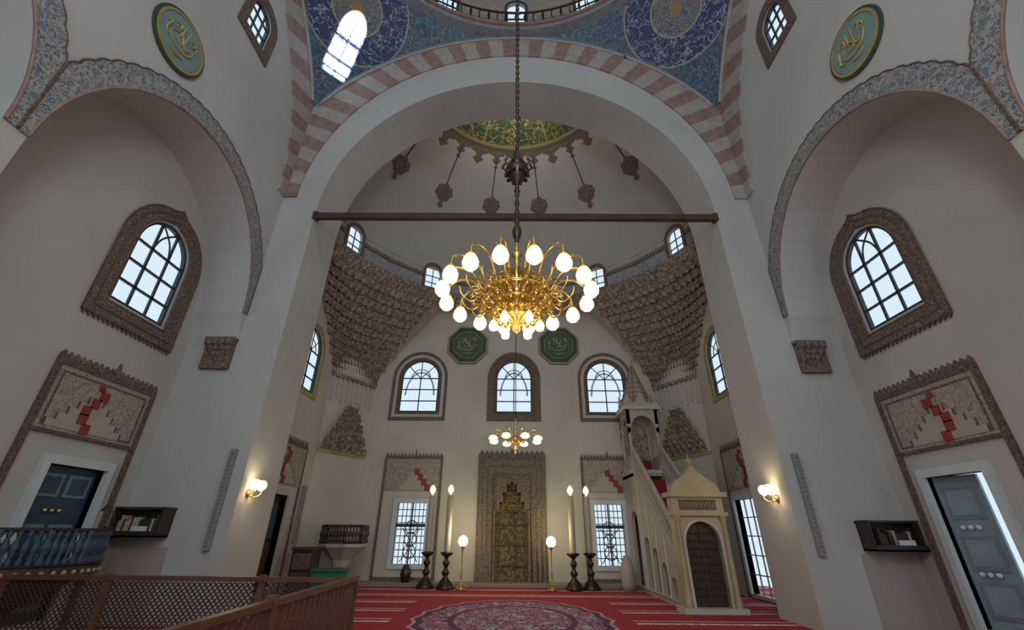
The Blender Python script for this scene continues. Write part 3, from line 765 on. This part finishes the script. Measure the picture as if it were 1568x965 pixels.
b.box(x0-.1,x1+.1,14.2,15.5,5.2,5.3,WHT); b.box(x0-.05,x1+.05,14.25,15.45,5.3,5.42,STN)
b.box(x0+.1,x1-.1,15.32,15.4,3.28,4.6,BRM); b.box(x0+.1,x1-.1,15.28,15.32,3.28,3.7,CARP)
b.lathe([(.60,5.42),(.53,5.5),(.001,7.0)],(cxm,cyc,0),SPIRE,8,False,rot=pi/8)
for k in range(8):
    a=pi/8+pi/4*k; b.tube([(cxm+.55*cos(a),cyc+.55*sin(a),5.45),(cxm,cyc,7.01)],.02,VR,4)
    for q in range(1,8):
        r=.54*(1-q/8.2); z=5.5+1.5*q/8.2; a2=a+pi/4; b.tube([(cxm+r*cos(a),cyc+r*sin(a),z),(cxm+r*cos(a2),cyc+r*sin(a2),z)],.012,VR,4)
    a=pi/4*k
    b.plate([[(-.2,5.42),(.2,5.42),(0,5.8)]],frame((cxm+.54*cos(a),cyc+.54*sin(a),0),(-sin(a),cos(a),0),(cos(a),sin(a),0)),0,.04,STN)
b.lathe([(.02,6.95),(.06,7.05),(.02,7.11),(.045,7.17),(.015,7.23),(.001,7.45)],(cxm,cyc,0),GOLD,10)
px0,px1=3.66,4.84; yp=10.85
Mp=lambda a,z,c:Vector((a,yp+c,z))
pc=(px0+px1)/2
b.box(px0-.08,px1+.08,yp-.12,yp+.42,0,.10,WHT)
GP=mat('portal_stone',(.36,.29,.18),.5,var=.1)
b.plate([[(px0,.1),(px0,2.3),(px1,2.3),(px1,.1),(pc+.38,.1)]+[(pc+.38*cos(pi*k/14),1.32+.42*sin(pi*k/14)) for k in range(15)]+[(pc-.38,.1)]],Mp,0,.3,GP)
b.plate([[(pc-.38,.1),(pc+.38,.1)]+[(pc+.38*cos(pi*k/14),1.32+.42*sin(pi*k/14)) for k in range(15)]],Mp,.14,.18,WOODD)
for k in range(9):
    for q in range(-3,4):
        u=pc+q*.1+(.05 if k%2 else 0); z=.3+k*.15
        if abs(u-pc)<.34: b.ball((u,yp+.13,z),.03,WOODD,5)
b.tube([Mp(pc,.1,.12),Mp(pc,1.72,.12)],.02,WOOD,4)
b.tube([Mp(pc-.4,.1,-.01)]+[Mp(pc-.42*cos(pi*k/14),1.32+.45*sin(pi*k/14),-.01) for k in range(15)]+[Mp(pc+.4,.1,-.01)],.03,WHT,6)
for x in(px0+.07,px1-.07): b.lathe([(.08,.1),(.08,.22),(.05,.28),(.05,1.7),(.08,1.78),(.09,1.86)],(x,yp-.02,0),GP,12)
b.box(px0-.05,px1+.05,yp-.08,yp+.35,1.86,1.94,GP); b.plate([rect(pc-.42,pc+.42,1.99,2.2)],Mp,-.02,0,CARVD)
for k in range(9): b.tube(catmull([Mp(pc-.38+.09*k,2.04,-.03),Mp(pc-.35+.09*k,2.14,-.03),Mp(pc-.31+.09*k,2.06,-.03)],3),.01,GOLDP,4)
b.box(px0-.08,px1+.08,yp-.12,yp+.38,2.26,2.36,GP)
b.plate([[(px0,2.36),(px1,2.36),(px1-.04,2.46),(px1-.14,2.58),(pc+.3,2.68),(pc+.14,2.80),(pc+.05,2.92),(pc,2.96),(pc-.05,2.92),(pc-.14,2.80),(pc-.3,2.68),(px0+.14,2.58),(px0+.04,2.46)]],Mp,-.02,.2,GP)
b.lathe([(.03,2.94),(.07,3.0),(.10,3.07),(.03,3.13),(.02,3.17),(.001,3.24)],(pc,yp+.09,0),GP,12)
for s in(-1,1): b.lathe([(.04,2.36),(.06,2.44),(.02,2.52),(.001,2.56)],(pc+s*.56,yp+.09,0),GP,10)
b.fin(.004)
# ------------------------------------------------------------ stone preaching chair
def balus(b,c,R,n,a0,a1,z0,z1,m,mr,per=5,fat=1):
    P=[(c[0]+R*cos(a0+(a1-a0)*i/n),c[1]+R*sin(a0+(a1-a0)*i/n)) for i in range(n+1)]
    for i in range(n):
        p,q=Vector((*P[i],0)),Vector((*P[i+1],0))
        for z,t in((z1,.035),(z0,.03)): b.tube([p+Vector((0,0,z)),q+Vector((0,0,z))],t,mr,6)
        for k in range(per):
            r=p.lerp(q,k/per); w=(1.35 if k==0 else 1)*fat; h=z1-z0
            b.lathe([(.018*w,0),(.03*w,.1*h),(.012*w,.25*h),(.032*w,.45*h),(.034*w,.55*h),(.012*w,.78*h),(.025*w,.9*h),(.018*w,h)],(r.x,r.y,z0),m,8)
b=B('stone_preaching_chair'); c=(-4.95,14.2)
b.lathe([(.45,0),(.45,.12),(.22,.2),(.2,.5),(.3,.75),(.55,.98),(.68,1.08),(.68,1.16),(.001,1.16)],(c[0],c[1],0),STN,8,False,rot=pi/8)
balus(b,c,.64,8,pi/8,2*pi+pi/8,1.18,1.62,WOODD,BRZ,5,1.2)
b.fin()
b=B('wooden_chest'); b.box(-5.85,-5.27,13.0,13.5,0,1.02,WOODD); b.box(-5.88,-5.24,12.97,13.53,1.02,1.09,WOOD); b.box(-5.8,-5.32,12.98,13.0,.58,.95,CARVD); b.box(-5.8,-5.32,12.98,13.0,.1,.5,WOOD); b.fin(.01)
b=B('green_draped_table'); b.box(-5.05,-4.3,12.55,13.0,.0,.56,GRN2); b.box(-5.09,-4.26,12.51,13.04,.56,.63,GRN2); b.fin(.02)
b=B('column_speaker'); b.box(-6.29,-6.2,13.75,13.87,1.2,2.7,GREY)
for k in range(18): b.box(-6.2,-6.193,13.77,13.85,1.25+k*.08,1.3+k*.08,GREYD)
b.fin(.01)
# ------------------------------------------------------------ near left balcony
b=B('muezzin_balcony'); c=(-7.38,7.3)
b.lathe([(.05,.2),(.25,.45),(.6,.70),(.96,.84),(1.02,.88),(1.02,1.0),(.001,1.0)],(c[0],c[1],0),WOODD,8,False,a0=-pi/2,a1=pi/2)
for k in range(8):
    for q in range(3):
        a0=-pi/2+pi*(k+(q+.5)/3)/8; b.ball((c[0]+1.0*cos(a0),c[1]+1.0*sin(a0),.93),.035,GOLDP,6)
balus(b,c,.97,6,-pi/2,pi/2,1.02,1.47,BLUE,WOODD,5,1.6)
b.fin()
b=B('desk_lamp'); b.lathe([(.001,0),(.07,0),(.07,.02),(.01,.03)],(-6.60,7.82,1.5),IRON,12)
b.tube(catmull([(-6.60,7.82,1.5),(-6.58,7.82,1.68),(-6.70,7.77,1.80)],5),.01,IRON,6)
b.lathe([(.02,.05),(.05,0),(.07,-.05)],(-6.72,7.77,1.8),IRON,12); b.fin()
# ------------------------------------------------------------ fence
b=B('lattice_fence'); yf=6.2; H=.98; xs=[-6.27,-4.98,-3.08,-1.93]
for x in xs: b.box(x-.03,x+.03,yf-.03,yf+.03,0,H+.02,WOOD)
b.box(-6.27,-1.93,yf-.04,yf+.04,H-.05,H,WOOD); b.box(-6.27,-1.93,yf-.02,yf+.02,.08,.14,WOOD)
M=lambda a,z,c:Vector((a,yf+c,z))
for i in range(len(xs)-1):
    a0,a1=xs[i]+.04,xs[i+1]-.04; z0,z1=.14,H-.06; h=z1-z0; stp=.066
    k=a0-h
    while k<a1:
        for sgn in(1,-1):
            s0=max(k,a0);e0=min(k+h,a1)
            if e0>s0+.01:
                za,zb=(z0+(s0-k),z0+(e0-k)) if sgn>0 else (z1-(s0-k),z1-(e0-k))
                b.add([M(s0,za-.013,.004*sgn),M(e0,zb-.013,.004*sgn),M(e0,zb+.013,.004*sgn),M(s0,za+.013,.004*sgn)],[(0,1,2,3)],WOODD)
        k+=stp
xw=-1.93
b.box(xw-.035,xw+.035,1.6,yf,H-.03,H+.02,WOOD); b.box(xw-.02,xw+.02,1.6,yf,.08,.14,WOOD)
y=1.7
while y<yf: b.box(xw-.012,xw+.012,y,y+.055,.1,H-.02,WOOD); y+=.125
for y in(2.0,4.1): b.box(xw-.04,xw+.04,y-.04,y+.04,0,H+.05,WOOD)
b.fin()
b=B('metal_urn'); b.lathe([(.001,0),(.12,0),(.15,.1),(.17,.25),(.12,.38),(.08,.42),(.1,.46)],(-3.3,15.4,.1),BRZ,14); b.fin()
b=B('stone_jar'); b.lathe([(.001,0),(.16,0),(.2,.2),(.19,.6),(.12,.8),(.08,.9)],(3.35,14.6,0),STN,14); b.fin()
# ------------------------------------------------------------ lights
w=bpy.data.worlds.new('World'); S.world=w; w.use_nodes=True
bg=w.node_tree.nodes['Background']; bg.inputs[0].default_value=(.72,.88,1,1); bg.inputs[1].default_value=.97
def pl(name,loc,e,col,sz):
    l=bpy.data.lights.new(name,'POINT'); l.energy=e; l.color=col; l.shadow_soft_size=sz
    o=bpy.data.objects.new(name,l); o.location=loc; S.collection.objects.link(o)
pl('hall_fill',(0,-2.2,7),520,(1,.97,.92),1.0)  # added fill light without a fixture, out of view, brightens the walls frontally
pl('dome_fill',(0,1.2,15.5),320,(.94,.97,1),.8)  # unseen fill added high in the dome, no real lamp there
pl('semidome_fill',(0,10.9,15.2),110,(1,.95,.86),.4)  # added fill hidden behind the arch crown, washes the apse walls
tgt=Vector((-5.4,8.3,15.2)); dv=(Vector((4.455,-1.755,18.4))-tgt).normalized()
l=bpy.data.lights.new('sun_beam','SPOT'); l.energy=1.6e7; l.spot_size=radians(1.0); l.spot_blend=.05; l.color=(.95,.98,1); l.shadow_soft_size=.3
o=bpy.data.objects.new('sun_beam',l); o.location=tgt+dv*115; o.rotation_euler=(-dv).to_track_quat('-Z','Y').to_euler(); S.collection.objects.link(o)
# ------------------------------------------------------------ camera
th=radians(26.8); ro=radians(.5); yaw=radians(.35)
f=Vector((-sin(yaw)*cos(th),cos(yaw)*cos(th),sin(th))); r=f.cross(Vector((0,0,1))).normalized(); u=r.cross(f)
r2=r*cos(ro)+u*sin(ro); u2=u*cos(ro)-r*sin(ro)
cd=bpy.data.cameras.new('camera'); cam=bpy.data.objects.new('camera',cd); S.collection.objects.link(cam)
m=Matrix((r2,u2,-f)).transposed().to_4x4(); m.translation=Vector((0,0,1.5)); cam.matrix_world=m
cd.sensor_width=36; cd.lens=36*658/1568; cd.clip_start=.05; S.camera=cam
S.view_settings.view_transform='Standard'
